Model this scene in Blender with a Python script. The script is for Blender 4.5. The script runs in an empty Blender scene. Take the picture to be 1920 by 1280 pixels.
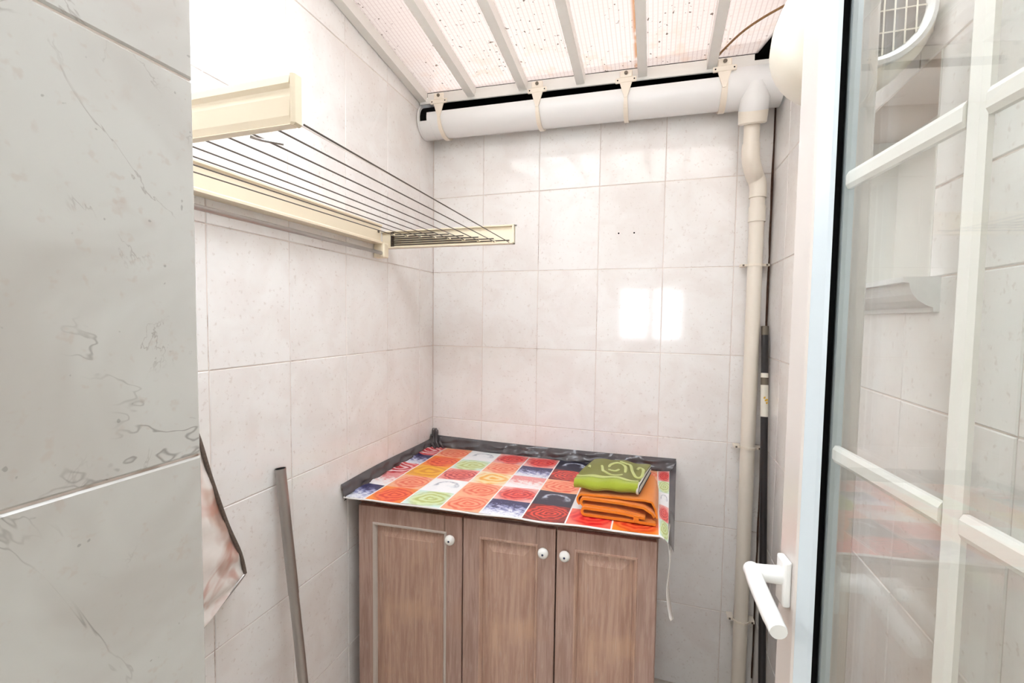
import bpy, bmesh, math, random
from mathutils import Vector, Matrix
random.seed(7)
S = bpy.context.scene
C = bpy.context.collection
PI = math.pi

# ------------------------------------------------------------------ camera
F_PX = 836.978
CAM = Vector((0.9633, -1.8417, 1.4525))
YAW, PITCH, ROLL = -0.3064, -0.0510, 0.0128
def cam_axes():
    cy, sy, cp, sp = math.cos(YAW), math.sin(YAW), math.cos(PITCH), math.sin(PITCH)
    f = Vector((sy*cp, cy*cp, sp)); r = Vector((cy, -sy, 0)); u = r.cross(f)
    cr, sr = math.cos(ROLL), math.sin(ROLL)
    return cr*r + sr*u, -sr*r + cr*u, f
cr_, cu_, cf_ = cam_axes()
cd = bpy.data.cameras.new('camera')
cd.sensor_width = 36.0
cd.lens = F_PX/1920*36.0
cd.clip_start = 0.02
cam = bpy.data.objects.new('camera', cd)
m = Matrix((cr_, cu_, -cf_)).transposed().to_4x4()
m.translation = CAM
cam.matrix_world = m
C.objects.link(cam)
S.camera = cam

# ------------------------------------------------------------------ world and exposure
S.view_settings.view_transform = 'Standard'
S.view_settings.look = 'None'
S.view_settings.gamma = 1.0
S.view_settings.use_curve_mapping = False
S.view_settings.exposure = 1.13
w = bpy.data.worlds.new('sky'); S.world = w
w.use_nodes = True
bg = w.node_tree.nodes['Background']
bg.inputs[0].default_value = (0.95, 1.015, 1.095, 1)      # even, bright overcast sky
bg.inputs[1].default_value = 5.4
try:
    S.cycles.max_bounces = 8; S.cycles.diffuse_bounces = 4; S.cycles.transparent_max_bounces = 16; S.cycles.adaptive_threshold = .04
    S.cycles.glossy_bounces = 6; S.cycles.use_denoising = True
except Exception:
    pass

# ------------------------------------------------------------------ helpers
def lin(c):
    return tuple((v/255/12.92 if v/255 <= .04045 else ((v/255+.055)/1.055)**2.4) for v in c) + (1,)

def tag(o, label=None, cat=None, group=None, kind=None):
    if label: o['label'] = label
    if cat: o['category'] = cat
    if group: o['group'] = group
    if kind: o['kind'] = kind
    return o

def empty(name, loc=(0, 0, 0), rz=0):
    o = bpy.data.objects.new(name, None); C.objects.link(o)
    o.location = loc; o.rotation_euler = (0, 0, rz); o.empty_display_size = .05
    return o

def link(name, me, mat, parent=None, smooth=False):
    if mat is not None and not me.materials: me.materials.append(mat)
    if smooth:
        for p in me.polygons: p.use_smooth = True
    o = bpy.data.objects.new(name, me); C.objects.link(o)
    if parent: o.parent = parent
    return o

def obj(name, bm, mat, parent=None, smooth=False, angle=None):
    bmesh.ops.recalc_face_normals(bm, faces=bm.faces)
    me = bpy.data.meshes.new(name); bm.to_mesh(me); bm.free()
    o = link(name, me, mat, parent, smooth)
    if angle is not None:
        for e in me.edges: pass
        try: me.set_sharp_from_angle(angle=math.radians(angle))
        except Exception: pass
    return o

def add_box(bm, lo, hi, bevel=0, seg=1, mtx=None):
    x0, y0, z0 = lo; x1, y1, z1 = hi
    vs = [bm.verts.new(p) for p in ((x0,y0,z0),(x1,y0,z0),(x1,y1,z0),(x0,y1,z0),(x0,y0,z1),(x1,y0,z1),(x1,y1,z1),(x0,y1,z1))]
    fs = [bm.faces.new([vs[i] for i in q]) for q in ((3,2,1,0),(4,5,6,7),(0,1,5,4),(1,2,6,5),(2,3,7,6),(3,0,4,7))]
    geom = list(vs)
    if bevel:
        es = list({e for f in fs for e in f.edges})
        r = bmesh.ops.bevel(bm, geom=es, offset=bevel, segments=seg, affect='EDGES', profile=.5)
        geom = list({v for f in r['faces'] for v in f.verts} | {v for v in vs if v.is_valid})
    if mtx is not None:
        bmesh.ops.transform(bm, matrix=mtx, verts=[v for v in geom if v.is_valid])
    return geom

def box(name, lo, hi, mat, parent=None, bevel=0, seg=1):
    bm = bmesh.new(); add_box(bm, lo, hi, bevel, seg)
    return obj(name, bm, mat, parent)

def add_tube(bm, pts, rad, n=12, caps=True):
    pts = [Vector(p) for p in pts]
    rads = rad if isinstance(rad, (list, tuple)) else [rad]*len(pts)
    rings = []; ref = None
    for i, p in enumerate(pts):
        a = pts[max(i-1, 0)]; b = pts[min(i+1, len(pts)-1)]
        t = (b-a)
        if t.length < 1e-9: t = Vector((0, 0, 1))
        t.normalize()
        if ref is None:
            ref = Vector((0, 0, 1)) if abs(t.z) < .9 else Vector((1, 0, 0))
        u = (ref - t*ref.dot(t)).normalized(); v = t.cross(u); ref = u
        rings.append([bm.verts.new(p + rads[i]*(u*math.cos(2*PI*k/n) + v*math.sin(2*PI*k/n))) for k in range(n)])
    for a, b in zip(rings, rings[1:]):
        for k in range(n):
            bm.faces.new((a[k], a[(k+1) % n], b[(k+1) % n], b[k]))
    if caps:
        bm.faces.new(rings[0][::-1]); bm.faces.new(rings[-1])

def tube(name, pts, rad, mat, parent=None, n=12, caps=True):
    bm = bmesh.new(); add_tube(bm, pts, rad, n, caps)
    return obj(name, bm, mat, parent, smooth=True, angle=40)

def add_lathe(bm, prof, n=24, mtx=None):
    """profile of (radius, height) about z"""
    rings = []
    for r, z in prof:
        if r < 1e-6: rings.append([bm.verts.new((0, 0, z))])
        else: rings.append([bm.verts.new((r*math.cos(2*PI*k/n), r*math.sin(2*PI*k/n), z)) for k in range(n)])
    for a, b in zip(rings, rings[1:]):
        if len(a) == 1 and len(b) == 1: continue
        for k in range(n):
            k2 = (k+1) % n
            if len(a) == 1: bm.faces.new((a[0], b[k2], b[k]))
            elif len(b) == 1: bm.faces.new((a[k], a[k2], b[0]))
            else: bm.faces.new((a[k], a[k2], b[k2], b[k]))
    if mtx is not None: bmesh.ops.transform(bm, matrix=mtx, verts=bm.verts)

def lathe(name, prof, mat, parent=None, n=24, mtx=None, angle=40):
    bm = bmesh.new(); add_lathe(bm, prof, n, mtx)
    return obj(name, bm, mat, parent, smooth=True, angle=angle)

def add_prism(bm, poly, vec):
    """closed polygon of 3D points swept along vec"""
    vec = Vector(vec)
    a = [bm.verts.new(p) for p in poly]; b = [bm.verts.new(Vector(p)+vec) for p in poly]
    n = len(a)
    bm.faces.new(a[::-1]); bm.faces.new(b)
    for k in range(n): bm.faces.new((a[k], a[(k+1) % n], b[(k+1) % n], b[k]))

def prism(name, poly, vec, mat, parent=None):
    bm = bmesh.new(); add_prism(bm, poly, vec)
    return obj(name, bm, mat, parent)

def ribbon(name, path, thick, vec, mat, parent=None, smooth=True, closed=False):
    """2D-ish path (3D points in one plane) given a thickness and swept along vec"""
    path = [Vector(p) for p in path]; vec = Vector(vec); nv = vec.normalized()
    L, R = [], []
    for i, p in enumerate(path):
        t = (path[min(i+1, len(path)-1)] - path[max(i-1, 0)]).normalized()
        nn = t.cross(nv).normalized()
        L.append(p + nn*thick/2); R.append(p - nn*thick/2)
    bm = bmesh.new(); K = 4
    rows = []
    for i in range(len(path)):
        rows.append(([bm.verts.new(L[i]+vec*k/K) for k in range(K+1)], [bm.verts.new(R[i]+vec*k/K) for k in range(K+1)]))
    for (a, b), (c, d) in zip(rows, rows[1:]):
        for k in range(K):
            bm.faces.new((a[k], c[k], c[k+1], a[k+1])); bm.faces.new((b[k], b[k+1], d[k+1], d[k]))
        bm.faces.new((a[0], b[0], d[0], c[0])); bm.faces.new((a[K], c[K], d[K], b[K]))
    for a, b in (rows[0], rows[-1]):
        for k in range(K): bm.faces.new((a[k], a[k+1], b[k+1], b[k]))
    return obj(name, bm, mat, parent, smooth=smooth, angle=50)

# ------------------------------------------------------------------ materials
class NT:
    def __init__(self, name):
        self.m = bpy.data.materials.new(name); self.m.use_nodes = True
        self.t = self.m.node_tree; self.n = self.t.nodes
        self.p = self.n['Principled BSDF']; self.out = self.n['Material Output']
    def new(self, ty, **kw):
        nd = self.n.new(ty)
        for k, v in kw.items(): setattr(nd, k, v)
        return nd
    def set(self, sock, v):
        if hasattr(v, 'is_output') or isinstance(v, bpy.types.NodeSocket): self.t.links.new(v, sock)
        elif v is not None: sock.default_value = v
    def math(self, op, a, b=None, clamp=False):
        nd = self.new('ShaderNodeMath', operation=op, use_clamp=clamp)
        self.set(nd.inputs[0], a)
        if b is not None: self.set(nd.inputs[1], b)
        return nd.outputs[0]
    def mix(self, f, a, b, blend='MIX'):
        nd = self.new('ShaderNodeMix', data_type='RGBA', blend_type=blend)
        self.set(nd.inputs[0], f); self.set(nd.inputs[6], a); self.set(nd.inputs[7], b)
        return nd.outputs[2]
    def noise(self, vec, scale, detail=4, rough=.55, dist=0):
        nd = self.new('ShaderNodeTexNoise'); self.set(nd.inputs['Vector'], vec)
        nd.inputs['Scale'].default_value = scale; nd.inputs['Detail'].default_value = detail
        nd.inputs['Roughness'].default_value = rough; nd.inputs['Distortion'].default_value = dist
        return nd
    def ramp(self, f, stops):
        nd = self.new('ShaderNodeValToRGB'); self.set(nd.inputs[0], f)
        e = nd.color_ramp.elements
        while len(e) < len(stops): e.new(.5)
        for q, (p, c) in zip(e, stops):
            q.position = p; q.color = c if len(c) == 4 else tuple(c)+(1,)
        return nd.outputs[0]
    def smooth(self, v, a, b):
        nd = self.new('ShaderNodeMapRange', interpolation_type='SMOOTHSTEP')
        self.set(nd.inputs[0], v); nd.inputs[1].default_value = a; nd.inputs[2].default_value = b
        return nd.outputs[0]
    def pos(self, rnd=True, scale=3.0):
        """object position shifted by the object's random number, so each piece has its own figure"""
        g = self.new('ShaderNodeNewGeometry').outputs['Position']
        if not rnd: return g
        r = self.new('ShaderNodeObjectInfo').outputs['Random']
        c = self.new('ShaderNodeCombineXYZ')
        for i, k in enumerate((17.3, 31.7, 9.1)): self.t.links.new(self.math('MULTIPLY', r, k*scale), c.inputs[i])
        a = self.new('ShaderNodeVectorMath', operation='ADD')
        self.t.links.new(g, a.inputs[0]); self.t.links.new(c.outputs[0], a.inputs[1])
        return a.outputs[0]
    def obco(self): return self.new('ShaderNodeTexCoord').outputs['Object']
    def sep(self, v):
        nd = self.new('ShaderNodeSeparateXYZ'); self.t.links.new(v, nd.inputs[0]); return nd.outputs
    def base(self, c): self.set(self.p.inputs['Base Color'], c)
    def bump(self, h, strength=.2, dist=.002):
        nd = self.new('ShaderNodeBump'); nd.inputs['Strength'].default_value = strength
        nd.inputs['Distance'].default_value = dist; self.t.links.new(h, nd.inputs['Height'])
        self.t.links.new(nd.outputs[0], self.p.inputs['Normal'])

def plain(name, col, rough=.5, metal=0, var=.04, nscale=30, spec=.5):
    t = NT(name); c = lin(col)
    n = t.noise(t.pos(False), nscale)
    d = tuple(max(0, v*(1-var*2.2)) for v in c[:3])+(1,)
    t.base(t.mix(n.outputs[0], d, tuple(min(1, v*(1+var)) for v in c[:3])+(1,)))
    t.p.inputs['Roughness'].default_value = rough; t.p.inputs['Metallic'].default_value = metal
    t.p.inputs['Specular IOR Level'].default_value = spec
    return t.m

def tile_material(name, light, mid, vein_amt, rough):
    t = NT(name); p = t.pos()
    n1 = t.noise(p, 7, 3, .6, .6)
    col = t.mix(t.smooth(n1.outputs[0], .35, .7), lin(light), lin(mid))
    sp = t.noise(p, 95, 2, .6)                                # fine speckle
    col = t.mix(t.math('MULTIPLY', t.smooth(sp.outputs[0], .60, .74), .30), col, lin((196, 178, 166)))
    if vein_amt < .5:
        t.base(col); t.p.inputs['Roughness'].default_value = rough
        return t.m
    # thin broken veins: a narrow band of a warped noise, masked by another
    def veins(scale, wd, mask_sc, lo, hi, off):
        a = t.new('ShaderNodeVectorMath', operation='ADD'); t.t.links.new(p, a.inputs[0]); a.inputs[1].default_value = off
        v = t.noise(a.outputs[0], scale, 6, .62, 1.0)
        k = t.math('ABSOLUTE', t.math('SUBTRACT', v.outputs[0], .5))
        line = t.math('SUBTRACT', 1.0, t.smooth(k, 0.0, wd))
        ms = t.noise(a.outputs[0], mask_sc, 3, .6)
        return t.math('MULTIPLY', line, t.smooth(ms.outputs[0], lo, hi))
    v1 = veins(2.6, .0045, 5, .50, .62, (0, 0, 0))
    v2 = veins(5.5, .007, 11, .53, .66, (4.1, 2.2, 7.7))
    col = t.mix(t.math('MULTIPLY', v1, vein_amt), col, lin((96, 84, 78)))
    col = t.mix(t.math('MULTIPLY', v2, vein_amt*.8), col, lin((122, 106, 98)))
    bl = t.noise(p, 24, 2, .5)                                # rosy blots
    col = t.mix(t.math('MULTIPLY', t.smooth(bl.outputs[0], .68, .78), vein_amt*.55), col, lin((186, 160, 148)))
    dk = t.noise(p, 130, 1, .4)
    col = t.mix(t.math('MULTIPLY', t.smooth(dk.outputs[0], .765, .80), vein_amt*.7), col, lin((92, 84, 78)))
    t.base(col)
    t.p.inputs['Roughness'].default_value = rough
    t.p.inputs['Specular IOR Level'].default_value = .5
    return t.m

M = {}
M['tile'] = tile_material('glazed_tile', (246, 244, 241), (240, 235, 231), .22, .075)
M['tile_marble'] = tile_material('marbled_tile', (213, 212, 207), (199, 195, 189), .50, .22)
def grout_mat(name, a, b):
    t = NT(name); p = t.pos(False)
    n = t.noise(p, 5, 5, .7)
    t.base(t.mix(t.smooth(n.outputs[0], .55, .68), lin(a), lin(b)))
    t.p.inputs['Roughness'].default_value = .9
    return t.m
M['grout'] = grout_mat('grout', (232, 220, 211), (158, 134, 120))
M['plaster'] = plain('plaster', (238, 236, 230), .8, var=.02)
M['plaster_raw'] = plain('raw_plaster', (240, 240, 238), .95, var=.05, nscale=120)
M['floor'] = plain('floor_tile', (226, 216, 204), .35, var=.05)
M['white_paint'] = plain('white_paint', (238, 236, 230), .4, var=.02)
M['pvc'] = plain('pvc_white', (240, 240, 238), .25, var=.01, nscale=8)
M['pvc_cream'] = plain('pvc_cream', (240, 232, 218), .3, var=.015, nscale=8)
M['bracket'] = plain('bracket_plastic', (244, 234, 218), .4, var=.02)
M['black'] = plain('black_rubber_and_shade', (8, 8, 9), .9, var=.1, spec=.1)  # gasket rubber, also painted shade in the gutter notch and roof gap
M['beige'] = plain('beige_metal', (242, 229, 203), .35, var=.015, nscale=10)
M['beige_dark'] = plain('beige_slot', (60, 48, 40), .6)
M['line'] = plain('drying_line', (96, 88, 80), .5)
M['steel'] = plain('steel', (176, 172, 168), .28, metal=.9, var=.03)
M['screw'] = plain('screw', (120, 112, 100), .45, metal=.8)
M['bead'] = plain('bead_white', (212, 222, 228), .25, var=.008, nscale=6)
M['upvc'] = plain('door_white', (222, 215, 209), .22, var=.008, nscale=6)
M['handle'] = plain('handle_white', (246, 246, 243), .2, var=.005)
M['alu'] = plain('spacer_alu', (190, 198, 200), .35, metal=.6)
M['bar'] = plain('bar_white', (238, 236, 230), .3, var=.01)
M['pole_black'] = plain('pole_black', (40, 38, 40), .3)
M['sticker'] = plain('sticker_white', (232, 228, 214), .5)
M['yellow'] = plain('sticker_yellow', (214, 170, 50), .5)
M['porcelain'] = plain('porcelain', (246, 244, 238), .12, var=.01)
M['blue_dot'] = plain('blue_dot', (52, 60, 92), .2)
M['dirt'] = plain('corner_dirt', (92, 66, 52), .95, var=.3, nscale=60)
M['grey_dark'] = plain('grey_mesh', (128, 124, 118), .6)
M['cream'] = plain('cream_case', (244, 238, 222), .35, var=.01)

def wood_mat(name, a, b, c):
    t = NT(name); p = t.obco()
    mp = t.new('ShaderNodeMapping'); t.t.links.new(p, mp.inputs[0]); mp.inputs['Scale'].default_value = (26, 26, 1.6)
    n = t.noise(mp.outputs[0], 3.0, 6, .65, .6)
    n2 = t.noise(p, 6, 3, .5)
    col = t.mix(t.smooth(n.outputs[0], .35, .68), lin(a), lin(b))
    col = t.mix(t.math('MULTIPLY', t.smooth(n2.outputs[0], .5, .72), .55), col, lin(c))
    f = t.noise(mp.outputs[0], 12, 2, .5)
    col = t.mix(t.math('MULTIPLY', t.smooth(f.outputs[0], .58, .72), .35), col, lin((206, 190, 180)))
    t.base(col); t.p.inputs['Roughness'].default_value = .5
    t.bump(n.outputs[0], .12, .001)
    return t.m
M['wood'] = wood_mat('limed_wood', (178, 142, 124), (204, 170, 150), (214, 176, 146))
M['wood_frame'] = wood_mat('limed_wood_frame', (166, 134, 120), (192, 162, 148), (184, 148, 128))
M['wood_raw'] = plain('worktop_wood', (134, 78, 48), .6)
M['wood_light'] = plain('groove_limewash', (206, 194, 184), .6)

# translucent reinforced roof sheet
def roof_sheet(name, rust=False):
    t = NT(name); g = t.pos(False); x, y, z = t.sep(g)
    def grid(v, pitch, wd):
        fr = t.math('FRACT', t.math('DIVIDE', v, pitch))
        k = t.math('ABSOLUTE', t.math('SUBTRACT', fr, .5))
        return t.math('SUBTRACT', 1.0, t.smooth(k, wd*.4, wd))
    lines = t.math('MAXIMUM', grid(x, .0145, .16), t.math('MULTIPLY', grid(y, .0145, .16), .28))
    n = t.noise(g, 3.5, 1)
    col = t.mix(t.smooth(n.outputs[0], .3, .7), (.112, .092, .080, 1), (.110, .087, .075, 1))
    col = t.mix(t.math('MULTIPLY', lines, .42), col, (.074, .052, .042, 1))
    sp = t.noise(g, 80, 1, .5)
    m2 = t.noise(g, 5, 0, .5)
    spots = t.math('MULTIPLY', t.smooth(sp.outputs[0], .69, .73), t.smooth(m2.outputs[0], .40, .55))
    col = t.mix(t.math('MULTIPLY', spots, .9), col, (.020, .014, .010, 1))
    st = t.noise(g, 14, 2, .7)
    edge = t.smooth(y, -.42, -.14)
    col = t.mix(t.math('MULTIPLY', t.math('MULTIPLY', t.smooth(st.outputs[0], .5, .7), edge), .35), col, (.105, .062, .037, 1))
    if rust:
        e2 = t.smooth(x, .866, .882)
        col = t.mix(t.math('MULTIPLY', t.math('MULTIPLY', e2, t.smooth(st.outputs[0], .34, .50)), .95), col, (.075, .033, .014, 1))
    tr = t.new('ShaderNodeBsdfTransparent'); t.set(tr.inputs[0], col)
    tl = t.new('ShaderNodeBsdfTranslucent'); t.set(tl.inputs[0], col)
    mx = t.new('ShaderNodeMixShader'); mx.inputs[0].default_value = .80
    t.t.links.new(tr.outputs[0], mx.inputs[1]); t.t.links.new(tl.outputs[0], mx.inputs[2])
    t.t.links.new(mx.outputs[0], t.out.inputs['Surface'])
    return t.m
M['sheet'] = roof_sheet('roof_sheet'); M['sheet_rust'] = roof_sheet('roof_sheet_rust', True)

# clear pane: mirror share follows Fresnel on both faces
def glass_mat():
    t = NT('pane_glass')
    g = t.new('ShaderNodeNewGeometry')
    d = t.new('ShaderNodeVectorMath', operation='DOT_PRODUCT')
    t.t.links.new(g.outputs['Incoming'], d.inputs[0]); t.t.links.new(g.outputs['Normal'], d.inputs[1])
    cth = t.math('ABSOLUTE', d.outputs['Value'])
    fr = t.math('ADD', t.math('MULTIPLY', t.math('POWER', t.math('SUBTRACT', 1.0, cth), 5.0), .96), .04)
    tr = t.new('ShaderNodeBsdfTransparent'); tr.inputs[0].default_value = (.985, .992, .986, 1)
    gl = t.new('ShaderNodeBsdfGlossy'); gl.inputs['Roughness'].default_value = 0.0
    mx = t.new('ShaderNodeMixShader'); t.t.links.new(fr, mx.inputs[0])
    t.t.links.new(tr.outputs[0], mx.inputs[1]); t.t.links.new(gl.outputs[0], mx.inputs[2])
    t.t.links.new(mx.outputs[0], t.out.inputs['Surface'])
    return t.m
M['glass'] = glass_mat()

# ------------------------------------------------------------------ room shell
TW, TH = .25, .3313
GAP = .0020
WX = 1.36            # right wall
YN = -1.543          # outer face of the house wall
TOP = 2.72

def tile_mesh(wd, ht, key={}):
    k = (round(wd, 4), round(ht, 4))
    if k not in key:
        t, b = .007, .0016
        bm = bmesh.new()
        v = [bm.verts.new(p) for p in ((0,0,0),(wd,0,0),(wd,ht,0),(0,ht,0),(0,0,t-b),(wd,0,t-b),(wd,ht,t-b),(0,ht,t-b),(b,b,t),(wd-b,b,t),(wd-b,ht-b,t),(b,ht-b,t))]
        for q in ((0,1,5,4),(1,2,6,5),(2,3,7,6),(3,0,4,7),(4,5,9,8),(5,6,10,9),(6,7,11,10),(7,4,8,11),(8,9,10,11),(3,2,1,0)):
            bm.faces.new([v[i] for i in q])
        bmesh.ops.recalc_face_normals(bm, faces=bm.faces)
        me = bpy.data.meshes.new('tile'); bm.to_mesh(me); bm.free(); key[k] = me
    return key[k]
TILE_ME = {}
def lay_tiles(parent, origin, u, v, us, vs, mat, skip=None):
    """tiles on a wall: origin on the finished face, u/v in-plane axes, us/vs joint positions"""
    u, v = Vector(u), Vector(v); nrm = u.cross(v)
    for i, (a, b) in enumerate(zip(us, us[1:])):
        for j, (c, d) in enumerate(zip(vs, vs[1:])):
            wd, ht = b-a-GAP, d-c-GAP
            if wd < .008 or ht < .008: continue
            if skip and skip((a+b)/2, (c+d)/2): continue
            k = (round(wd, 4), round(ht, 4), mat.name)
            if k not in TILE_ME:
                me = tile_mesh(wd, ht).copy(); me.materials.append(mat); TILE_ME[k] = me
            o = bpy.data.objects.new('tile', TILE_ME[k]); C.objects.link(o)
            jt = random.uniform(-.0005, .0005)
            p = Vector(origin) + u*(a+GAP/2) + v*(c+GAP/2) - nrm*(.007-jt)
            mt = Matrix((u, v, nrm)).transposed().to_4x4(); mt.translation = p
            o.parent = parent; o.matrix_world = mt
GD = .0021      # grout bed behind the tile faces
rows = [j*TH for j in range(9)]
rows[-1] = TOP-.01

def struct(name, lo, hi, mat):
    return tag(box(name, lo, hi, mat), kind='structure')

wall_back = struct('wall_back', (-.15, GD, 0), (WX+.15, .15, 2.46), M['grout'])
for hx, hz in ((.8207, 1.7975), (.8802, 1.7969)):
    lathe('drill_hole', [(0, .0008), (.0032, .0008), (.0032, 0)], M['black'], wall_back, 10, Matrix.Translation((hx, 0, hz)) @ Matrix.Rotation(PI/2, 4, 'X'))
lay_tiles(wall_back, (0, 0, 0), (1, 0, 0), (0, 0, 1), [0]+[.2416+.25*k for k in range(5)]+[WX-.003], rows[:8], M['tile'])
wall_left = struct('wall_left', (-.15, YN-.2, 0), (-GD, GD, TOP), M['grout'])
lus = [0, .1248]+[.1248+.2397*k for k in range(1, 6)]+[1.5445]
lay_tiles(wall_left, (0, -1.5445, 0), (0, 1, 0), (0, 0, 1), [1.5445-v for v in lus[::-1]], rows, M['tile'])
# right wall with a shallow recess above the cornice
RY0, RY1, RZ0, RZ1 = -1.0, -.60, 1.522, 1.86
wr = bmesh.new()
for lo, hi in (((WX+GD, YN, 0), (WX+.2, GD, RZ0)), ((WX+GD, YN, RZ1), (WX+.2, GD, TOP)),
               ((WX+GD, YN, RZ0), (WX+.2, RY0, RZ1)), ((WX+GD, RY1, RZ0), (WX+.2, GD, RZ1)), ):
    add_box(wr, lo, hi)
wall_right = tag(obj('wall_right', wr, M['grout']), kind='structure')
rb = bmesh.new()
for lo, hi in (((WX+.12, RY0, RZ0), (WX+.2, RY1, RZ1)), ((WX+.001, RY0, RZ0-.004), (WX+.12, RY1, RZ0+.002)), ((WX+.001, RY1-.004, RZ0), (WX+.12, RY1, RZ1)), ((WX+.001, RY0, RZ0), (WX+.12, RY0+.004, RZ1))):
    add_box(rb, lo, hi)
obj('recess_lining', rb, M['plaster'], wall_right)
rus = [0, .19]+[.19+.25*k for k in range(1, 5)]+[1.5445-.03]
rcols = [-v for v in rus]           # y positions, wall runs towards the camera
def in_recess(y, z): return RY0 < -y < RY1 and RZ0 < z < RZ1
# split the tile courses at the recess so no tile crosses it
cuts_y = sorted(set([0, .19, .44, .60, .69, .94, 1.0, 1.19, 1.44, 1.5445]))
cuts_z = sorted(set([round(r, 4) for r in rows] + [RZ0, RZ1]))
def lay_right():
    ys_full = [0, .19, .44, .69, .94, 1.19, 1.44, 1.5445]
    zs_full = rows
    for a, b in zip(ys_full, ys_full[1:]):
        for c, d in zip(zs_full, zs_full[1:]):
            # part of the cell outside the recess, in up to a few rectangles
            if b <= -RY1 or a >= -RY0 or d <= RZ0 or c >= RZ1:
                rect = [(a, b, c, d)]
            else:
                rect = []
                if c < RZ0: rect.append((a, b, c, RZ0))
                if d > RZ1: rect.append((a, b, RZ1, d))
                c2, d2 = max(c, RZ0), min(d, RZ1)
                if a < -RY1: rect.append((a, -RY1, c2, d2))
                if b > -RY0: rect.append((-RY0, b, c2, d2))
            for (p, q, r, s) in rect:
                lay_tiles(wall_right, (WX, 0, 0), (0, -1, 0), (0, 0, 1), [p, q], [r, s], M['tile'])
lay_right()
# house wall between patio and room: opening from x=.573 to 1.275, its unseen head raised to let in room light
JX0, JX1, JZ, YI = .573, 1.285, 2.42, -1.80
wn = bmesh.new()
add_box(wn, (-.15, YI, 0), (JX0-GD, YN-GD, TOP)); add_box(wn, (JX1, YI, 0), (WX+.2, YN, TOP)); add_box(wn, (JX0-GD, YI, JZ), (JX1, YN, TOP))
wall_house = tag(obj('wall_front', wn, M['grout']), kind='structure')
jrows = [j*TH for j in range(8)]+[JZ-.003]
lay_tiles(wall_house, (JX0, YI+.003, 0), (0, 1, 0), (0, 0, 1), [0, YN-YI-.003], jrows, M['tile_marble'])          # reveal
lay_tiles(wall_house, (JX0-.0075, YN, 0), (-1, 0, 0), (0, 0, 1), [0, .25, .50, .565], rows, M['tile'])             # outer face
struct('floor', (-.15, YI, -.05), (WX+.2, .15, 0), M['floor'])

# room behind the camera (seen only in reflections and as light)
RX0, RX1, RYB, RZT = -1.6, 2.8, -4.3, 2.6
struct('floor_room', (RX0, RYB, -.05), (RX1, YI, 0), M['floor'])
struct('ceiling_room', (RX0, RYB, RZT), (RX1, YI, RZT+.05), M['plaster'])
struct('wall_room_left', (RX0-.1, RYB, 0), (RX0, YI, RZT), M['plaster'])
struct('wall_room_right', (RX1, RYB, 0), (RX1+.1, YI, RZT), M['plaster'])
wb = bmesh.new(); WA, WB_, WZ0, WZ1 = .48, 1.36, 1.15, 1.92
add_box(wb, (RX0, RYB-.1, 0), (WA, RYB, RZT)); add_box(wb, (WB_, RYB-.1, 0), (RX1, RYB, RZT))
add_box(wb, (WA, RYB-.1, 0), (WB_, RYB, WZ0)); add_box(wb, (WA, RYB-.1, WZ1), (WB_, RYB, RZT))
tag(obj('wall_room_back', wb, M['plaster']), kind='structure')
wi = bmesh.new()
add_box(wi, (RX0, YI-.02, 0), (JX0-.03, YI-.0005, RZT)); add_box(wi, (JX1, YI-.02, 0), (RX1, YI-.0005, RZT)); add_box(wi, (JX0-.03, YI-.02, JZ), (JX1, YI-.0005, RZT))
tag(obj('wall_room_front', wi, M['plaster']), kind='structure')
win = tag(empty('window_1', (WA, RYB, WZ0)), kind='structure')
wf = bmesh.new()
W_, H_ = WB_-WA, WZ1-WZ0
for lo, hi in (((0, -.07, 0), (.06, -.01, H_)), ((W_-.06, -.07, 0), (W_, -.01, H_)), ((0, -.07, 0), (W_, -.01, .06)), ((0, -.07, H_-.06), (W_, -.01, H_)), ((W_/2-.04, -.07, 0), (W_/2+.04, -.01, H_))):
    add_box(wf, lo, hi)
obj('window_frame', wf, M['upvc'], win)
box('window_sill', (-.03, -.01, -.03), (W_+.03, .10, 0), M['plaster'], win)

# ------------------------------------------------------------------ roof
KZ = .115
def roof_z(x, y): return 2.352 - .030*x + KZ*(-.13-y)     # underside of the rafters
roof = tag(empty('ceiling', (0, 0, 2.35)), kind='structure')
def world_part(o, parent):
    o.parent = parent; o.matrix_parent_inverse = Matrix.Translation(-parent.location)
    return o
YS = -1.0        # upper edge of the sheets; beyond it the unseen roof is left open to brighten the walls
RXS = [.018, .236, .454, .678, .901, 1.129]
RW, RH = .031, .042
Y0, Y1 = -.122, YN+.002
for x in RXS:
    poly = [(x-RW/2, Y0, roof_z(x, Y0)), (x+RW/2, Y0, roof_z(x, Y0)), (x+RW/2, Y0, roof_z(x, Y0)+RH), (x-RW/2, Y0, roof_z(x, Y0)+RH)]
    world_part(prism('rafter', poly, (0, Y1-Y0, KZ*(Y0-Y1)), M['white_paint']), roof)
edges = [0.003]+[x for x in RXS[1:]]+[WX-.012]
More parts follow.
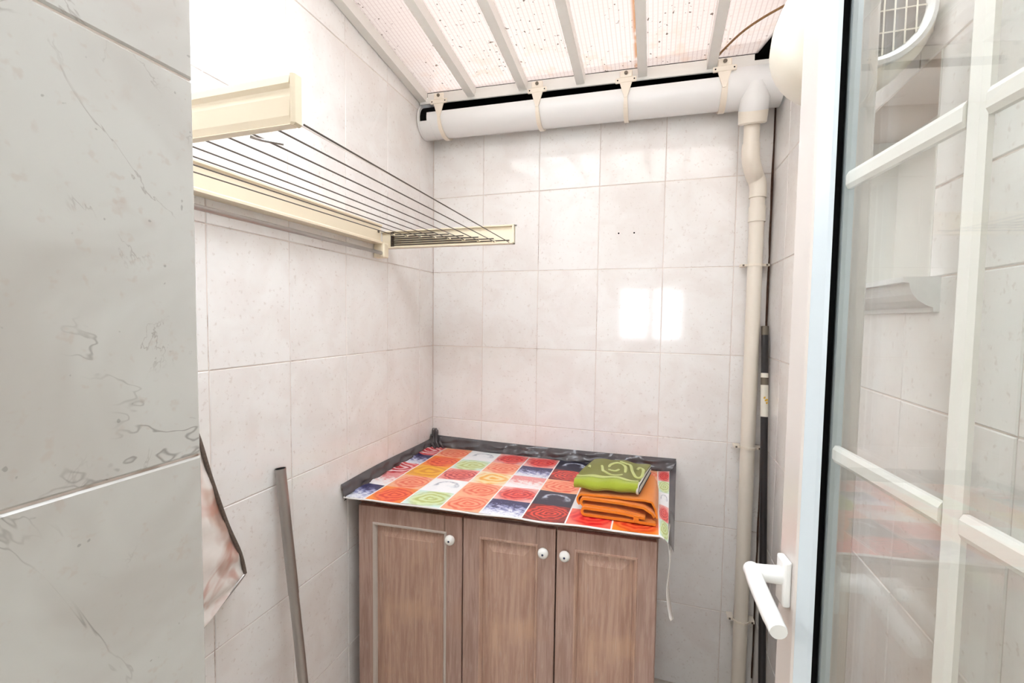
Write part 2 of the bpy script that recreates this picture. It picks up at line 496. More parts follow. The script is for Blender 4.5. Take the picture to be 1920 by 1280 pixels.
for i, (a, b) in enumerate(zip(edges, edges[1:])):
    bm = bmesh.new(); ys = Y0+.004
    zt = RH+.001
    if i == len(edges)-2:      # last sheet: far corner broken away beside the wall
        pl = [(a, ys), (b-.075, ys), (b-.005, ys-.20), (b, YS), (a, YS)]
    else:
        pl = [(a+.001, ys), (b-.001, ys), (b-.001, YS), (a+.001, YS)]
    top = [bm.verts.new((px, py, roof_z(px, py)+zt)) for px, py in pl]
    bm.faces.new(top)
    o = obj('roof_sheet', bm, M['sheet_rust'] if i == 3 else M['sheet'])
    world_part(o, roof)
    # white lip that closes the sheet at its lower end
    xa, xb = a+(RW/2 if i else RW+.001), b-(RW/2 if i < len(edges)-2 else .085)
    q = [(xa, Y0, roof_z(xa, Y0)+.002), (xb, Y0, roof_z(xb, Y0)+.002), (xb, Y0, roof_z(xb, Y0)+RH-.004), (xa, Y0, roof_z(xa, Y0)+RH-.004)]
    world_part(prism('sheet_lip', q, (0, .006, 0), M['white_paint']), roof)
# edge strip with bolts along the foot of the roof
q = [(.004, Y0-.009, roof_z(0, Y0)-.008), (WX-.004, Y0-.009, roof_z(WX, Y0)-.008), (WX-.004, Y0-.009, roof_z(WX, Y0)+.013), (.004, Y0-.009, roof_z(0, Y0)+.013)]
world_part(prism('edge_strip', q, (0, .007, 0), M['white_paint']), roof)
# black sheet added to block the sky and keep the gap above the gutter dark
fl = bmesh.new()
for p in ([(.002, -.004, 2.352), (WX-.002, -.004, 2.31), (WX-.002, -.004, 2.40), (.002, -.004, 2.42)],
          [(.002, -.004, 2.412), (WX-.002, -.004, 2.39), (WX-.002, -.35, roof_z(WX, -.35)+.05), (WX-.095, -.113, roof_z(WX, -.13)+.05), (.002, -.113, roof_z(0, -.13)+.045)]):
    fl.faces.new([fl.verts.new(v) for v in p])
bm2 = fl
world_part(obj('gap_blackout', bm2, M['black']), roof)
# the ragged cord lying on the sheet in the corner
def catmull(pts, k=8):
    pts = [Vector(p) for p in pts]; out = []
    for i in range(len(pts)-1):
        p0, p1, p2, p3 = pts[max(i-1, 0)], pts[i], pts[i+1], pts[min(i+2, len(pts)-1)]
        for j in range(k):
            t = j/k
            out.append(.5*((2*p1)+(-p0+p2)*t+(2*p0-5*p1+4*p2-p3)*t*t+(-p0+3*p1-3*p2+p3)*t**3))
    out.append(pts[-1]); return out
def on_roof(x, y, dz): return (x, y, roof_z(x, y)+RH+dz)
M['cord'] = plain('cord_tan', (158, 122, 84), .9, var=.25, nscale=90)
cpts = catmull([on_roof(1.150, -.14, -.004), on_roof(1.165, -.17, -.004), on_roof(1.205, -.235, -.004), on_roof(1.26, -.29, -.004), on_roof(1.345, -.35, -.004)])
tag(tube('cord', cpts, .0035, M['cord'], n=8), 'frayed tan cord lying across the roof sheet in the far right corner', 'cord')

# ------------------------------------------------------------------ gutter
GY, GR = -.085, .066
def gz(x): return 2.283 - .018*x
gut = tag(empty('gutter', (0, GY, gz(0))), 'white round pvc gutter along the top of the back wall', 'gutter')
def arc_shell(name, x0, x1, r, th, a0, a1, mat, parent, n=26, zoff=0):
    """part of a pipe along x; angle 0 = front (towards the camera), 90 = down, measured in degrees"""
    bm = bmesh.new(); rings = []
    for x in (x0, x1):
        for rr in (r, r-th):
            rings.append([bm.verts.new((x, GY - rr*math.cos(math.radians(a0+(a1-a0)*k/n)), gz(x)+zoff - rr*math.sin(math.radians(a0+(a1-a0)*k/n)))) for k in range(n+1)])
    o0, i0, o1, i1 = rings
    for k in range(n):
        bm.faces.new((o0[k], o0[k+1], o1[k+1], o1[k])); bm.faces.new((i0[k], i1[k], i1[k+1], i0[k+1]))
        bm.faces.new((o0[k], i0[k], i0[k+1], o0[k+1])); bm.faces.new((o1[k], o1[k+1], i1[k+1], i1[k]))
    for k in (0, n): bm.faces.new((o0[k], o1[k], i1[k], i0[k]))
    o = obj(name, bm, mat, None, smooth=True, angle=40)
    return world_part(o, parent)
arc_shell('channel', .045, 1.18, GR, .004, -15, 205, M['pvc'], gut)
# left end: stub with a ragged cut in its upper front, and the end cap
arc_shell('end_stub', .006, .060, GR+.0015, .004, 14, 205, M['pvc'], gut)
arc_shell('notch_shade', .012, .085, GR-.006, .003, -75, 70, M['black'], gut)  # black liner painting the shade inside the notch
def disc(name, x, r, th, mat, parent):
    bm = bmesh.new(); n = 40
    a = [bm.verts.new((x, GY-r*math.cos(2*PI*k/n), gz(x)-r*math.sin(2*PI*k/n))) for k in range(n)]
    b = [bm.verts.new((x+th, GY-r*math.cos(2*PI*k/n), gz(x)-r*math.sin(2*PI*k/n))) for k in range(n)]
    bm.faces.new(a); bm.faces.new(b[::-1])
    for k in range(n): bm.faces.new((a[k], a[(k+1) % n], b[(k+1) % n], b[k]))
    return world_part(obj(name, bm, mat, None, smooth=True, angle=40), parent)
disc('end_cap', .003, GR+.004, .008, M['pvc'], gut)
arc_shell('end_socket', 1.172, 1.352, GR+.005, .006, -40, 220, M['pvc'], gut)
arc_shell('socket_rim', 1.170, 1.180, GR+.008, .006, -40, 220, M['bracket'], gut)
# saddle outlet: cone dropping from the socket, slightly turned to the front
def ring_part(name, ctrs, rads, mat, parent, n=24):
    bm = bmesh.new(); add_tube(bm, ctrs, rads, n)
    return world_part(obj(name, bm, mat, None, smooth=True, angle=38), parent)
OX = 1.268
ring_part('outlet_cone', [(OX, GY-.045, gz(OX)-.005), (OX, GY-.035, gz(OX)-.055), (OX, GY-.02, gz(OX)-.085)], [.030, .046, .047], M['pvc'], gut)
ring_part('outlet_collar', [(OX, GY-.019, gz(OX)-.086), (OX, GY-.008, gz(OX)-.125), (OX, GY-.007, gz(OX)-.128)], [.0465, .0445, .040], M['pvc_cream'], gut)
# brackets: screw plate, tapered tongue, strap round the pipe
for bx in (.103, .517, .845, 1.168):
    z = gz(bx)
    yf = -.158
    pz = roof_z(bx, Y0)+.004
    br = bmesh.new()
    add_box(br, (bx-.037, yf, pz-.028), (bx+.037, yf+.007, pz-.010), .002)
    add_box(br, (bx-.022, yf, pz-.012), (bx+.022, yf+.007, pz+.014), .003)
    add_prism(br, [(bx-.021, yf, pz-.028), (bx+.021, yf, pz-.028), (bx+.005, yf-.0005, pz-.080), (bx-.005, yf-.0005, pz-.080)], (0, .006, 0))
    bo = world_part(obj('bracket', br, M['bracket']), gut)
    n = 20
    st = bmesh.new(); prev = None
    for k in range(n+1):
        a = math.radians(-8+(150+8)*k/n)
        hw = .0045+.0035*min(1, k/6)
        ring = []
        for rr, sx in ((GR+.001, -hw), (GR+.001, hw), (GR+.0075, hw), (GR+.0075, -hw)):
            ring.append(st.verts.new((bx+sx, GY-rr*math.cos(a), z-rr*math.sin(a))))
        if prev:
            for i in range(4): st.faces.new((prev[i], prev[(i+1) % 4], ring[(i+1) % 4], ring[i]))
        else: st.faces.new(ring[::-1])
        prev = ring
    st.faces.new(prev)
    so = world_part(obj('strap', st, M['bracket']), gut)
    sc = bmesh.new()
    add_lathe(sc, [(0, 0), (.0065, 0), (.0065, .003), (.004, .0045), (0, .0045)], 10, Matrix.Translation((bx, yf-.0005, pz+.004)) @ Matrix.Rotation(PI/2, 4, 'X'))
    world_part(obj('screw', sc, M['screw']), gut)
    for s in (-.029, .029):
        world_part(lathe('screw_hole', [(0, .0006), (.0026, .0006), (.0026, 0)], M['black'], None, 8, Matrix.Translation((bx+s, yf-.0002, pz-.019)) @ Matrix.Rotation(PI/2, 4, 'X')), gut)

# ------------------------------------------------------------------ downpipe
DX, DY, PR = 1.304, -.040, .0245
dp = tag(empty('downpipe', (DX, DY, 0)), 'cream pvc downpipe in the corner dropping from the gutter to the floor', 'pipe')
z0 = gz(OX)
ring_part('pipe_stub', [(OX, GY-.006, z0-.1285), (OX, GY-.004, z0-.215)], [.0255, .0255], M['pvc_cream'], dp)
ring_part('elbow_upper', catmull([(OX, GY-.004, z0-.195), (OX, GY-.004, z0-.240), (OX+.010, GY+.010, z0-.272), (OX+.024, DY-.008, z0-.296)], 5), .0290, M['pvc_cream'], dp)
ring_part('elbow_lower', catmull([(OX+.016, DY-.016, z0-.283), (OX+.030, DY-.004, z0-.305), (DX, DY, z0-.330), (DX, DY, z0-.368)], 5), .0285, M['pvc_cream'], dp)
ring_part('pipe_upper', [(DX, DY, z0-.36), (DX, DY, 1.815)], [PR, PR], M['pvc_cream'], dp)
ring_part('coupling', [(DX, DY, 1.862), (DX, DY, 1.808)], [.0280, .0280], M['pvc_cream'], dp)
ring_part('pipe_lower', [(DX, DY, 1.812), (DX, DY, .002)], [PR, PR], M['pvc_cream'], dp)
for cz in (1.655, .993, .34):
    bm = bmesh.new(); add_tube(bm, [(DX, DY, cz-.004), (DX, DY, cz+.004)], [PR+.003]*2, 20)
    add_box(bm, (DX-.046, DY-.006, cz-.004), (DX-.024, DY+.030, cz+.004)); add_box(bm, (DX+.024, DY-.006, cz-.004), (DX+.046, DY+.030, cz+.004))
    k = world_part(obj('pipe_clip', bm, M['bracket']), dp)
    for s in (-.038, .038):
        world_part(box('clip_screw', (DX+s-.003, DY-.009, cz-.003), (DX+s+.003, DY-.006, cz+.003), M['screw']), dp)
# dirty open joint in the corner
bm = bmesh.new(); prev = None
for k in range(40):
    z = 2.24-k*.055; wdt = .0035+.0035*random.random()*(1 if z > 1.2 else .7)
    cur = [bm.verts.new((WX-wdt-.001, -.0008, z)), bm.verts.new((WX-.0008, -.0008-wdt*.3, z)), bm.verts.new((WX-.0008, -.0016-wdt*.7, z))]
    if prev:
        bm.faces.new((prev[0], cur[0], cur[1], prev[1])); bm.faces.new((prev[1], cur[1], cur[2], prev[2]))
    prev = cur
tag(obj('trim_2', bm, M['dirt']), 'brown dirty caulk joint in the right corner beside the downpipe', kind='structure')

# screw holes left in the back wall
for k, (hx, hz) in enumerate(((.823, 1.776), (.875, 1.776))):
    pass
# ------------------------------------------------------------------ cornice + round wall unit on the right wall
prof = [(0, 0), (-.046, 0), (-.046, -.008), (-.038, -.009), (-.037, -.016), (-.033, -.026), (-.026, -.035), (-.016, -.042), (-.008, -.045), (-.007, -.052), (0, -.052)]
co = bmesh.new(); add_prism(co, [(WX+px, -1.032, 1.522+pz) for px, pz in prof], (0, .50, 0))
tag(obj('trim_1', co, M['plaster_raw']), 'short white plaster cornice length on the right wall', kind='structure')
UC = Vector((1.250, -1.0, 1.925))
un = tag(empty('wall_fan', UC), 'round cream fan housing with wire grille on the right wall behind the glass', 'fan')
RXm = Matrix.Rotation(PI/2, 4, 'X')     # lathe axis -> -y (front of the unit)
lathe('housing', [(0, -.13), (.055, -.13), (.085, -.115), (.102, -.085), (.107, -.05), (.107, -.012), (.100, 0), (.085, .006), (0, .008)], M['cream'], un, 40, RXm)
RXm = Matrix.Translation((.017, 0, -.004)) @ RXm
lathe('inner_ring', [(.080, .005), (.080, .014), (.074, .017), (.068, .014), (.064, .006)], M['pvc'], un, 40, RXm)
lathe('backing', [(0, .0095), (.067, .0095), (.067, .006), (0, .006)], M['grey_dark'], un, 40, RXm)
for k in range(-4, 5):
    xx = k*.0135; hh = math.sqrt(max(0, .066**2-xx**2))
    tube('grille_wire', [(xx+.017, -.013, -hh-.004), (xx+.017, -.013, hh-.004)], .0012, M['cream'], un, 6)
for k in (-1, 0, 1):
    zz = k*.032; hh = math.sqrt(.066**2-zz**2)
    tube('grille_wire', [(-hh+.017, -.012, zz-.004), (hh+.017, -.012, zz-.004)], .0012, M['cream'], un, 6)
box('mount', (.060, .02, -.03), (WX-UC.x-.001, .10, .03), M['cream'], un, .004)

# ------------------------------------------------------------------ clothes dryer on the left wall
dr = tag(empty('clothes_dryer', (0, -.40, 1.70)), 'beige wall clothes dryer with stretched lines on the left wall', 'dryer')
def wp(o): return world_part(o, dr)
ZR0, ZR1 = 1.712, 1.778
# rail along the wall (channel profile), arms at both ends
rp = [(0.001, ZR0), (.040, ZR0), (.040, ZR0+.006), (.034, ZR0+.010), (.034, ZR1-.010), (.040, ZR1-.005), (.040, ZR1), (.001, ZR1)]
bm = bmesh.new(); add_prism(bm, [(x, -1.36, z) for x, z in rp], (0, .90, 0)); wp(obj('wall_rail', bm, M['beige']))
AZ0, AZ1 = 1.702, 1.766
ax1 = .512
bm = bmesh.new()      # far arm: tray open to the front, its flanges top, bottom and end
add_box(bm, (.001, -.400, AZ0), (ax1, -.396, AZ1)); add_box(bm, (.001, -.426, AZ0), (ax1, -.396, AZ0+.004)); add_box(bm, (.001, -.410, AZ1-.004), (ax1, -.396, AZ1))
add_box(bm, (ax1-.006, -.412, AZ0), (ax1, -.396, AZ1))
wp(obj('far_arm', bm, M['beige']))
box_ = box('arm_screw', (ax1+.001, -.402, AZ1-.004), (ax1+.006, -.398, AZ1), M['screw']); wp(box_)
# spare line running back inside the tray, towards the wall
NL = 9
lx = [.055+(.500-.055)*k/(NL-1) for k in range(NL)]
for k in range(6):
    zz = AZ0+.012+k*.0075; xe = lx[NL-1-k]-.004
    wp(tube('line_return', [(.042, -.409, zz), (xe, -.409, zz)], .0019, M['beige_dark'], None, 6))
wp(box('slot', (.041, -.4085, AZ0+.004), (.050, -.400, AZ1-.004), M['beige_dark']))
# near arm: deep moulded profile, seen from its face
NY = -1.343
npz = 1.711
fp = [(NY, npz+.002), (NY-.002, npz), (NY+.011, npz), (NY+.012, npz+.066), (NY+.002, npz+.068), (NY-.001, npz+.066), (NY-.003, npz+.055), (NY+.002, npz+.050), (NY+.002, npz+.046), (NY-.001, npz+.038), (NY-.002, npz+.012)]
bm = bmesh.new(); add_prism(bm, [(.001, y, z) for y, z in fp], (.486, 0, 0)); wp(obj('near_arm', bm, M['beige']))
wp(box('arm_end_cap', (.4875, NY-.0045, npz-.001), (.4965, NY+.013, npz+.069), M['beige'], None, .003))
for k, x in enumerate(lx):
    z = AZ0+.008+(.050*(1-k/(NL-1))**1.0)*.9
    z = 1.7045+.046*(1-k/(NL-1))
    wp(tube('drying_line', [(x, -.405, z), (x, NY+.010, 1.7135+.03*(1-k/(NL-1)))], .0015, M['line'], None, 6))
    ln = wp(tube('line_clip', [(x-.006, -.417, z+.000), (x+.006, -.405, z+.001)], .0032, M['beige'], None, 8))
# rod below the rail
wp(box('rod_bracket', (.001, -.458, 1.664), (.046, -.428, 1.716), M['beige'], None, .003))
wp(tube('hanging_rod', [(.034, -1.36, 1.680), (.034, -.445, 1.680)], .0065, M['steel'], None, 12))
bm = bmesh.new(); add_lathe(bm, [(0, 0), (.005, 0), (.005, .002), (0, .002)], 10, Matrix.Translation((.0345, -.475, 1.752)) @ Matrix.Rotation(PI/2, 4, 'Y')); wp(obj('rail_screw', bm, M['screw']))
bm = bmesh.new(); add_tube(bm, [(.405, NY+.010, npz-.003), (.415, NY+.02, npz-.005), (.43, NY+.045, npz-.003)], .0022, 8); wp(obj('tension_clip', bm, M['steel']))

# ------------------------------------------------------------------ cabinet
ANG = math.atan(.062)
cab = tag(empty('cabinet', (.040, -.6045, 0), ANG), 'brown limewashed wooden base cabinet with three doors below the tablecloth', 'cabinet')
CW, CD, CH = .957, .50, .832
bm = bmesh.new()
add_box(bm, (0, .022, .06), (.018, CD, CH)); add_box(bm, (CW-.018, .022, .06), (CW, CD, CH)); add_box(bm, (0, CD-.01, .06), (CW, CD, CH)); add_box(bm, (0, .022, .06), (CW, CD, .078)); add_box(bm, (0, .022, CH-.02), (CW, CD, CH))
add_box(bm, (.366, .022, .06), (.374, .05, CH))
obj('carcass', bm, M['wood_frame'], cab)
box('plinth', (.01, .05, 0), (CW-.01, .07, .06), M['wood_frame'], cab)
box('worktop', (-.005, .012, CH+.002), (CW+.004, CD, CH+.026), M['wood_raw'], cab, .002)
def cab_door(x0, x1, z0, z1, knob_right, lip=False, left_fill=0):
    d = empty('door', (x0, 0, z0)); d.parent = cab
    W, H = x1-x0, z1-z0; st = .058
    bm = bmesh.new()
    add_box(bm, (0, 0, 0), (st, .021, H), .0015); add_box(bm, (W-st, 0, 0), (W, .021, H), .0015)
    add_box(bm, (st, 0, 0), (W-st, .021, st), .0015); add_box(bm, (st, 0, H-st), (W-st, .021, H), .0015)
    obj('door_frame', bm, M['wood_frame'], d)
    # moulding round the panel, then the raised field
    def ring(bm, a, b):
        (xa, ya, ia), (xb, yb, ib) = a, b
        A = [bm.verts.new(p) for p in ((st+ia, ya, st+ia), (W-st-ia, ya, st+ia), (W-st-ia, ya, H-st-ia), (st+ia, ya, H-st-ia))]
        B = [bm.verts.new(p) for p in ((st+ib, yb, st+ib), (W-st-ib, yb, st+ib), (W-st-ib, yb, H-st-ib), (st+ib, yb, H-st-ib))]
        for k in range(4): bm.faces.new((A[k], A[(k+1) % 4], B[(k+1) % 4], B[k]))
        return B
    bm = bmesh.new()
    steps = [(0, .000, -.006), (0, -.003, -.004), (0, -.003, .000), (0, .003, .004), (0, .011, .006)]
    for a, b in zip(steps, steps[1:]): ring(bm, a, b)
    obj('moulding', bm, M['wood_light'] if lip else M['wood'], d)
    bm = bmesh.new()
    steps = [(0, .012, .004), (0, .011, .010), (0, .004, .036), (0, .003, .038)]
    B = None
    for a, b in zip(steps, steps[1:]): B = ring(bm, a, b)
    bm.faces.new(B)
    obj('panel', bm, M['wood'], d)
    kx = W-.034 if knob_right else .026
    kz = H-.068
    kn = bmesh.new()
    add_lathe(kn, [(0, .028), (.008, .0275), (.0145, .023), (.0165, .017), (.0145, .011), (.008, .006), (.007, .000), (0, 0)], 20, Matrix.Translation((kx, -.001, kz)) @ Matrix.Rotation(PI/2, 4, 'X'))
    o = obj('knob', kn, M['porcelain'], d, smooth=True)
    kb = bmesh.new()
    add_lathe(kb, [(0, .0295), (.003, .0288), (.0036, .0265), (0, .026)], 12, Matrix.Translation((kx, -.001, kz)) @ Matrix.Rotation(PI/2, 4, 'X'))
    obj('knob_dot', kb, M['blue_dot'], d, smooth=True)
    return d
cab_door(.003, .369, .066, CH-.004, True, lip=True)
cab_door(.373, .664, .066, CH-.004, True)
cab_door(.668, .953, .066, CH-.004, False)

# ------------------------------------------------------------------ tablecloth
TZ = .864
def print_mat(name, kind, c0, c1, c2, k=3.0):
    """one printed square: UV 0..1 inside the square"""
    t = NT(name)
    uv = t.new('ShaderNodeUVMap').outputs[0]
    x, y, z = t.sep(uv)
    r = t.new('ShaderNodeObjectInfo')
    nz = t.noise(uv, 3.2, 3, .55); nz2 = t.noise(uv, 9, 3, .6)
    dx = t.math('SUBTRACT', x, .52); dy = t.math('SUBTRACT', y, .5)
    dx = t.math('ADD', dx, t.math('MULTIPLY', t.math('SUBTRACT', nz.outputs[0], .5), .30))
    dy = t.math('ADD', dy, t.math('MULTIPLY', t.math('SUBTRACT', nz2.outputs[0], .5), .14))
    rad = t.math('SQRT', t.math('ADD', t.math('MULTIPLY', dx, dx), t.math('MULTIPLY', dy, dy)))
    ang = t.math('ARCTAN2', dy, dx)
    if kind == 'rose':
        cv = t.new('ShaderNodeCombineXYZ')
        t.set(cv.inputs[0], t.math('SUBTRACT', x, .54)); t.set(cv.inputs[1], t.math('MULTIPLY', t.math('SUBTRACT', y, .46), 1.1)); cv.inputs[2].default_value = (sum(c0)*.013) % 1.0*.02
        wv = t.new('ShaderNodeTexWave', wave_type='RINGS', rings_direction='SPHERICAL')
        t.t.links.new(cv.outputs[0], wv.inputs['Vector'])
        for nm, v in (('Scale', .62*k), ('Distortion', 9.0), ('Detail', 2.0), ('Detail Scale', 1.1), ('Detail Roughness', .5), ('Phase Offset', (sum(c1)*.37) % 6.0)): wv.inputs[nm].default_value = v
        col = t.mix(t.smooth(wv.outputs['Fac'], .05, .95), lin(c0), lin(c1))
        pn = t.noise(t.pos(False), 15, 2, .5)
        col = t.mix(t.smooth(t.math('ADD', rad, t.math('MULTIPLY', pn.outputs[0], .5)), .58, .92), col, lin(c2))
        col = t.mix(t.math('MULTIPLY', t.smooth(nz2.outputs[0], .56, .70), .35), col, lin(c2))
    elif kind == 'ring':
        e = t.math('ABSOLUTE', t.math('SUBTRACT', rad, .30))
        f = t.math('SUBTRACT', 1.0, t.smooth(e, .0, .075))
        f = t.math('MULTIPLY', t.math('MULTIPLY', f, t.smooth(nz2.outputs[0], .25, .6)), t.smooth(y, .30, .55))
        col = t.mix(f, lin(c1), lin(c0))
        col = t.mix(t.math('MULTIPLY', t.smooth(nz.outputs[0], .52, .66), .5), col, lin(c2))
    else:                     # 'spray': dark flower heads above, pale below
        n = t.noise(uv, 6.5, 5, .7, .8)
        g = t.math('ADD', n.outputs[0], t.math('MULTIPLY', t.math('SUBTRACT', y, .45), .55))
        col = t.ramp(g, [(.34, lin(c2)), (.50, lin(c1)), (.62, lin(c0)), (.80, lin(c0))])
        col = t.mix(t.math('MULTIPLY', t.smooth(nz2.outputs[0], .55, .68), .5), col, lin(c1))
    # white rules between the columns
    kx = t.math('ABSOLUTE', t.math('SUBTRACT', x, .5))
    col = t.mix(t.smooth(kx, .478, .488), col, lin((248, 246, 244)))
    t.base(col)
    t.p.inputs['Roughness'].default_value = .28
    return t.m
PM = {
 'lav':   print_mat('print_lavender', 'spray', (58, 56, 98), (146, 150, 196), (238, 240, 248)),
 'wpink': print_mat('print_white_pink', 'spray', (238, 152, 150), (250, 226, 222), (250, 246, 246)),
 'redsw': print_mat('print_red_swirl', 'rose', (206, 22, 40), (250, 214, 214), (240, 96, 90), 2.2),
 'orose': print_mat('print_orange_rose', 'rose', (224, 58, 34), (250, 112, 66), (252, 150, 52), 3),
 'peach': print_mat('print_peach_rose', 'rose', (238, 104, 74), (252, 164, 128), (252, 190, 150), 3),
 'yel':   print_mat('print_yellow', 'rose', (232, 150, 24), (252, 192, 50), (250, 178, 60), 1.6),
 'green': print_mat('print_green', 'rose', (190, 202, 116), (218, 232, 176), (216, 240, 232), 2.4),
 'white': print_mat('print_white', 'ring', (172, 178, 190), (250, 251, 252), (232, 238, 242)),
 'pinkr': print_mat('print_pink_rose', 'rose', (190, 40, 56), (246, 128, 118), (250, 176, 166), 3.4),
 'cream': print_mat('print_cream', 'rose', (248, 182, 74), (252, 226, 170), (250, 238, 214), 1.8),
 'rrose': print_mat('print_red_rose', 'rose', (200, 24, 44), (244, 96, 84), (248, 190, 184), 3.2),
 'navy':  print_mat('print_navy', 'ring', (206, 216, 232), (44, 42, 62), (70, 66, 90)),
 'dred':  print_mat('print_dark_red', 'rose', (138, 22, 26), (238, 74, 54), (120, 30, 30), 4),
 'red':   print_mat('print_red', 'rose', (226, 26, 40), (250, 84, 72), (250, 130, 110), 2.4),
}
M['vinyl'] = plain('vinyl_dark', (92, 88, 90), .16, var=.06, nscale=12)
M['vinyl_white'] = plain('vinyl_white', (246, 242, 238), .3, var=.01)
M['cloth_back'] = plain('vinyl_back', (236, 230, 222), .6)
grid = [   # columns left to right; each front to back
 ['lav', 'wpink', 'redsw', 'lav', 'redsw'],
 ['orose', 'peach', 'yel', 'orose', 'peach'],
 ['green', 'white', 'pinkr', 'green', 'white'],
 ['peach', 'peach', 'cream', 'peach', 'rrose'],
 ['lav', 'rrose', 'wpink', 'lav', 'rrose'],
 ['dred', 'navy', 'peach', 'dred', 'navy'],
 ['red', 'white', 'lav', 'rrose', 'lav'],
 ['orose', 'peach', 'red', 'orose', 'peach'],
 ['green', 'rrose', 'white', 'green', 'rrose'],
]
def front_y(x): return -.634+.062*(x-.05)
tc = tag(empty('tablecloth', (.5, -.3, TZ)), 'shiny rose print vinyl tablecloth with dark border on the cabinet', 'tablecloth')
def wt(o): return world_part(o, tc)
kinds = list(PM)
XL = [.012]+[.085+.130*k for k in range(8)]
def drape(q, b):
    """right-hand flap: q 0..1 from the cabinet edge to the outer print edge, b 0 front .. 1 back"""
    return .995 + (.023+.020*b)*q, TZ - (.019*(1-b)-.004*b)*q**1.5
def sheet_pt(u, b):
    """u: column position 0..9, b: 0 front edge .. 1 back"""
    if u <= 8:
        i = min(int(u), 7); x = XL[i]+(XL[i+1]-XL[i])*(u-i)
        if u < 8 and i == 0: x = XL[0]+(XL[1]-XL[0])*u
        z = TZ + .0012*math.sin(x*31+b*5)*math.sin(b*9+x*7)
    else:
        x, z = drape(u-8, b)
    y = front_y(min(x, 1.0))*(1-b) + (-.026)*b
    if x < .03: z += (.03-x)*.5*b
    return (x, y, z)
NS = 6
bm = bmesh.new(); uvl = bm.loops.layers.uv.new('UVMap')
vt = {}
def V(i, j):
    if (i, j) not in vt: vt[i, j] = bm.verts.new(sheet_pt(i/NS, j/(5*NS)))
    return vt[i, j]
for i in range(9*NS):
    for j in range(5*NS):
        f = bm.faces.new((V(i, j), V(i+1, j), V(i+1, j+1), V(i, j+1)))
        ci, cj = i//NS, j//NS
        f.material_index = kinds.index(grid[ci][cj]); f.smooth = True
        for l, (di, dj) in zip(f.loops, ((0, 0), (1, 0), (1, 1), (0, 1))):
            # the first column is a cut square: show only its right-hand part
            u = (i % NS+di)/NS
            if ci == 0: u = .44+.56*u
            l[uvl].uv = (u, (j % NS+dj)/NS)
me = bpy.data.meshes.new('printed_sheet'); bm.to_mesh(me); bm.free()
for k in kinds: me.materials.append(PM[k])
ps = bpy.data.objects.new('printed_sheet', me); C.objects.link(ps); wt(ps)
# rolled white front hem
hem = [(sheet_pt(k/4, 0)[0], sheet_pt(k/4, 0)[1]-.002, sheet_pt(k/4, 0)[2]-.004-.0012*math.sin(k*.9)) for k in range(0, 35)]
bm = bmesh.new(); prev = None
for p in hem:
    cur = [bm.verts.new((p[0], p[1]+.002, p[2]+.004)), bm.verts.new((p[0], p[1]-.001, p[2]+.003)), bm.verts.new((p[0], p[1]-.001, p[2]-.001)), bm.verts.new((p[0], p[1]+.002, p[2]-.001))]
    if prev:
        for k in range(3): bm.faces.new((prev[k], cur[k], cur[k+1], prev[k+1]))
    prev = cur
wt(obj('front_hem', bm, M['vinyl_white'], None, smooth=True))
# dark border standing against the walls, creased
def border(name, fn, n, m=7):
    bm = bmesh.new(); g = [[bm.verts.new(fn(i/n, j/m)) for j in range(m+1)] for i in range(n+1)]
    for i in range(n):
        for j in range(m): bm.faces.new((g[i][j], g[i+1][j], g[i+1][j+1], g[i][j+1]))
    o = obj(name, bm, M['vinyl'], None, smooth=True)
    return wt(o)
def crease(s, t):
    return .0050*math.sin(9*s+5*t)+.0048*math.sin(23*s-7*t+1.3)+.0026*math.sin(41*s+11*t)
def back_b(s, t):
    x = .012+(1.062-.012)*s
    top = .913 - .006*math.sin(s*PI)
    y = -.026+(.0245)*t**.7 - abs(crease(s*1.6, t))*2.0*math.sin(t*PI)**.5
    z = TZ-.0005 + (top-TZ)*(t**1.15) + crease(s*2, t)*.6*math.sin(t*PI)
    if x > 1.0: z += 0
    return (x, min(y, -.0015), z)
border('border', back_b, 90)
def left_b(s, t):
    y = -.640+.636*s
    top = .903+.004*math.sin(s*5)
    z0 = TZ-.002 - (.012*(1-s)**3)
    x = .014-(.0125)*t**.7 + abs(crease(s*1.3+2, t))*1.6*math.sin(t*PI)**.5
    return (max(x, .0015), y, z0+(top-z0)*t**1.1)
border('border', left_b, 60)
def right_b(s, t):
    b = s; x0, z0 = drape(1.0, b)
    y = front_y(1.0)*(1-b)+(-.004)*b
    xo, zo = 1.033+.030*b, .822+.083*b**2.2
    return (x0+(xo-x0)*t, y, z0+(zo-z0)*t**1.3+.002*math.sin(9*b+3*t)*t)
border('border', right_b, 40)
# gathered tuft in the corner
bm = bmesh.new()
for k, (ox, oy, h) in enumerate(((.010, -.014, .945), (.019, -.009, .944), (.027, -.012, .938), (.044, -.010, .905), (.007, -.026, .918))):
    add_tube(bm, [(ox+.012+.006*k, oy-.026, TZ-.001), (ox+.004, oy-.012, .885), (ox, oy, .912 if h > .92 else h-.008), (ox+.001, oy+.001, h-.01), (ox+.002, oy, h)], [.0045, .0075, .006, .007, .0055], 8)
wt(obj('corner_gather', bm, M['vinyl'], None, smooth=True))
# hanging front-right corner of the cloth, edge-on
bm = bmesh.new(); prev = None
cp = catmull([(1.018, -.572, .846), (1.024, -.574, .80), (1.021, -.574, .75), (1.018, -.575, .71), (1.022, -.577, .665), (1.030, -.58, .630)], 5)
for k, p in enumerate(cp):
    dpt = .11*(1-k/len(cp))+.004
    cur = [bm.verts.new(p), bm.verts.new(p+Vector((.008, dpt, .004)))]
    if prev: bm.faces.new((prev[0], cur[0], cur[1], prev[1]))
    prev = cur
o = wt(obj('hanging_corner', bm, M['cloth_back'], None, smooth=True))
sm = o.modifiers.new('thick', 'SOLIDIFY'); sm.thickness = .0016

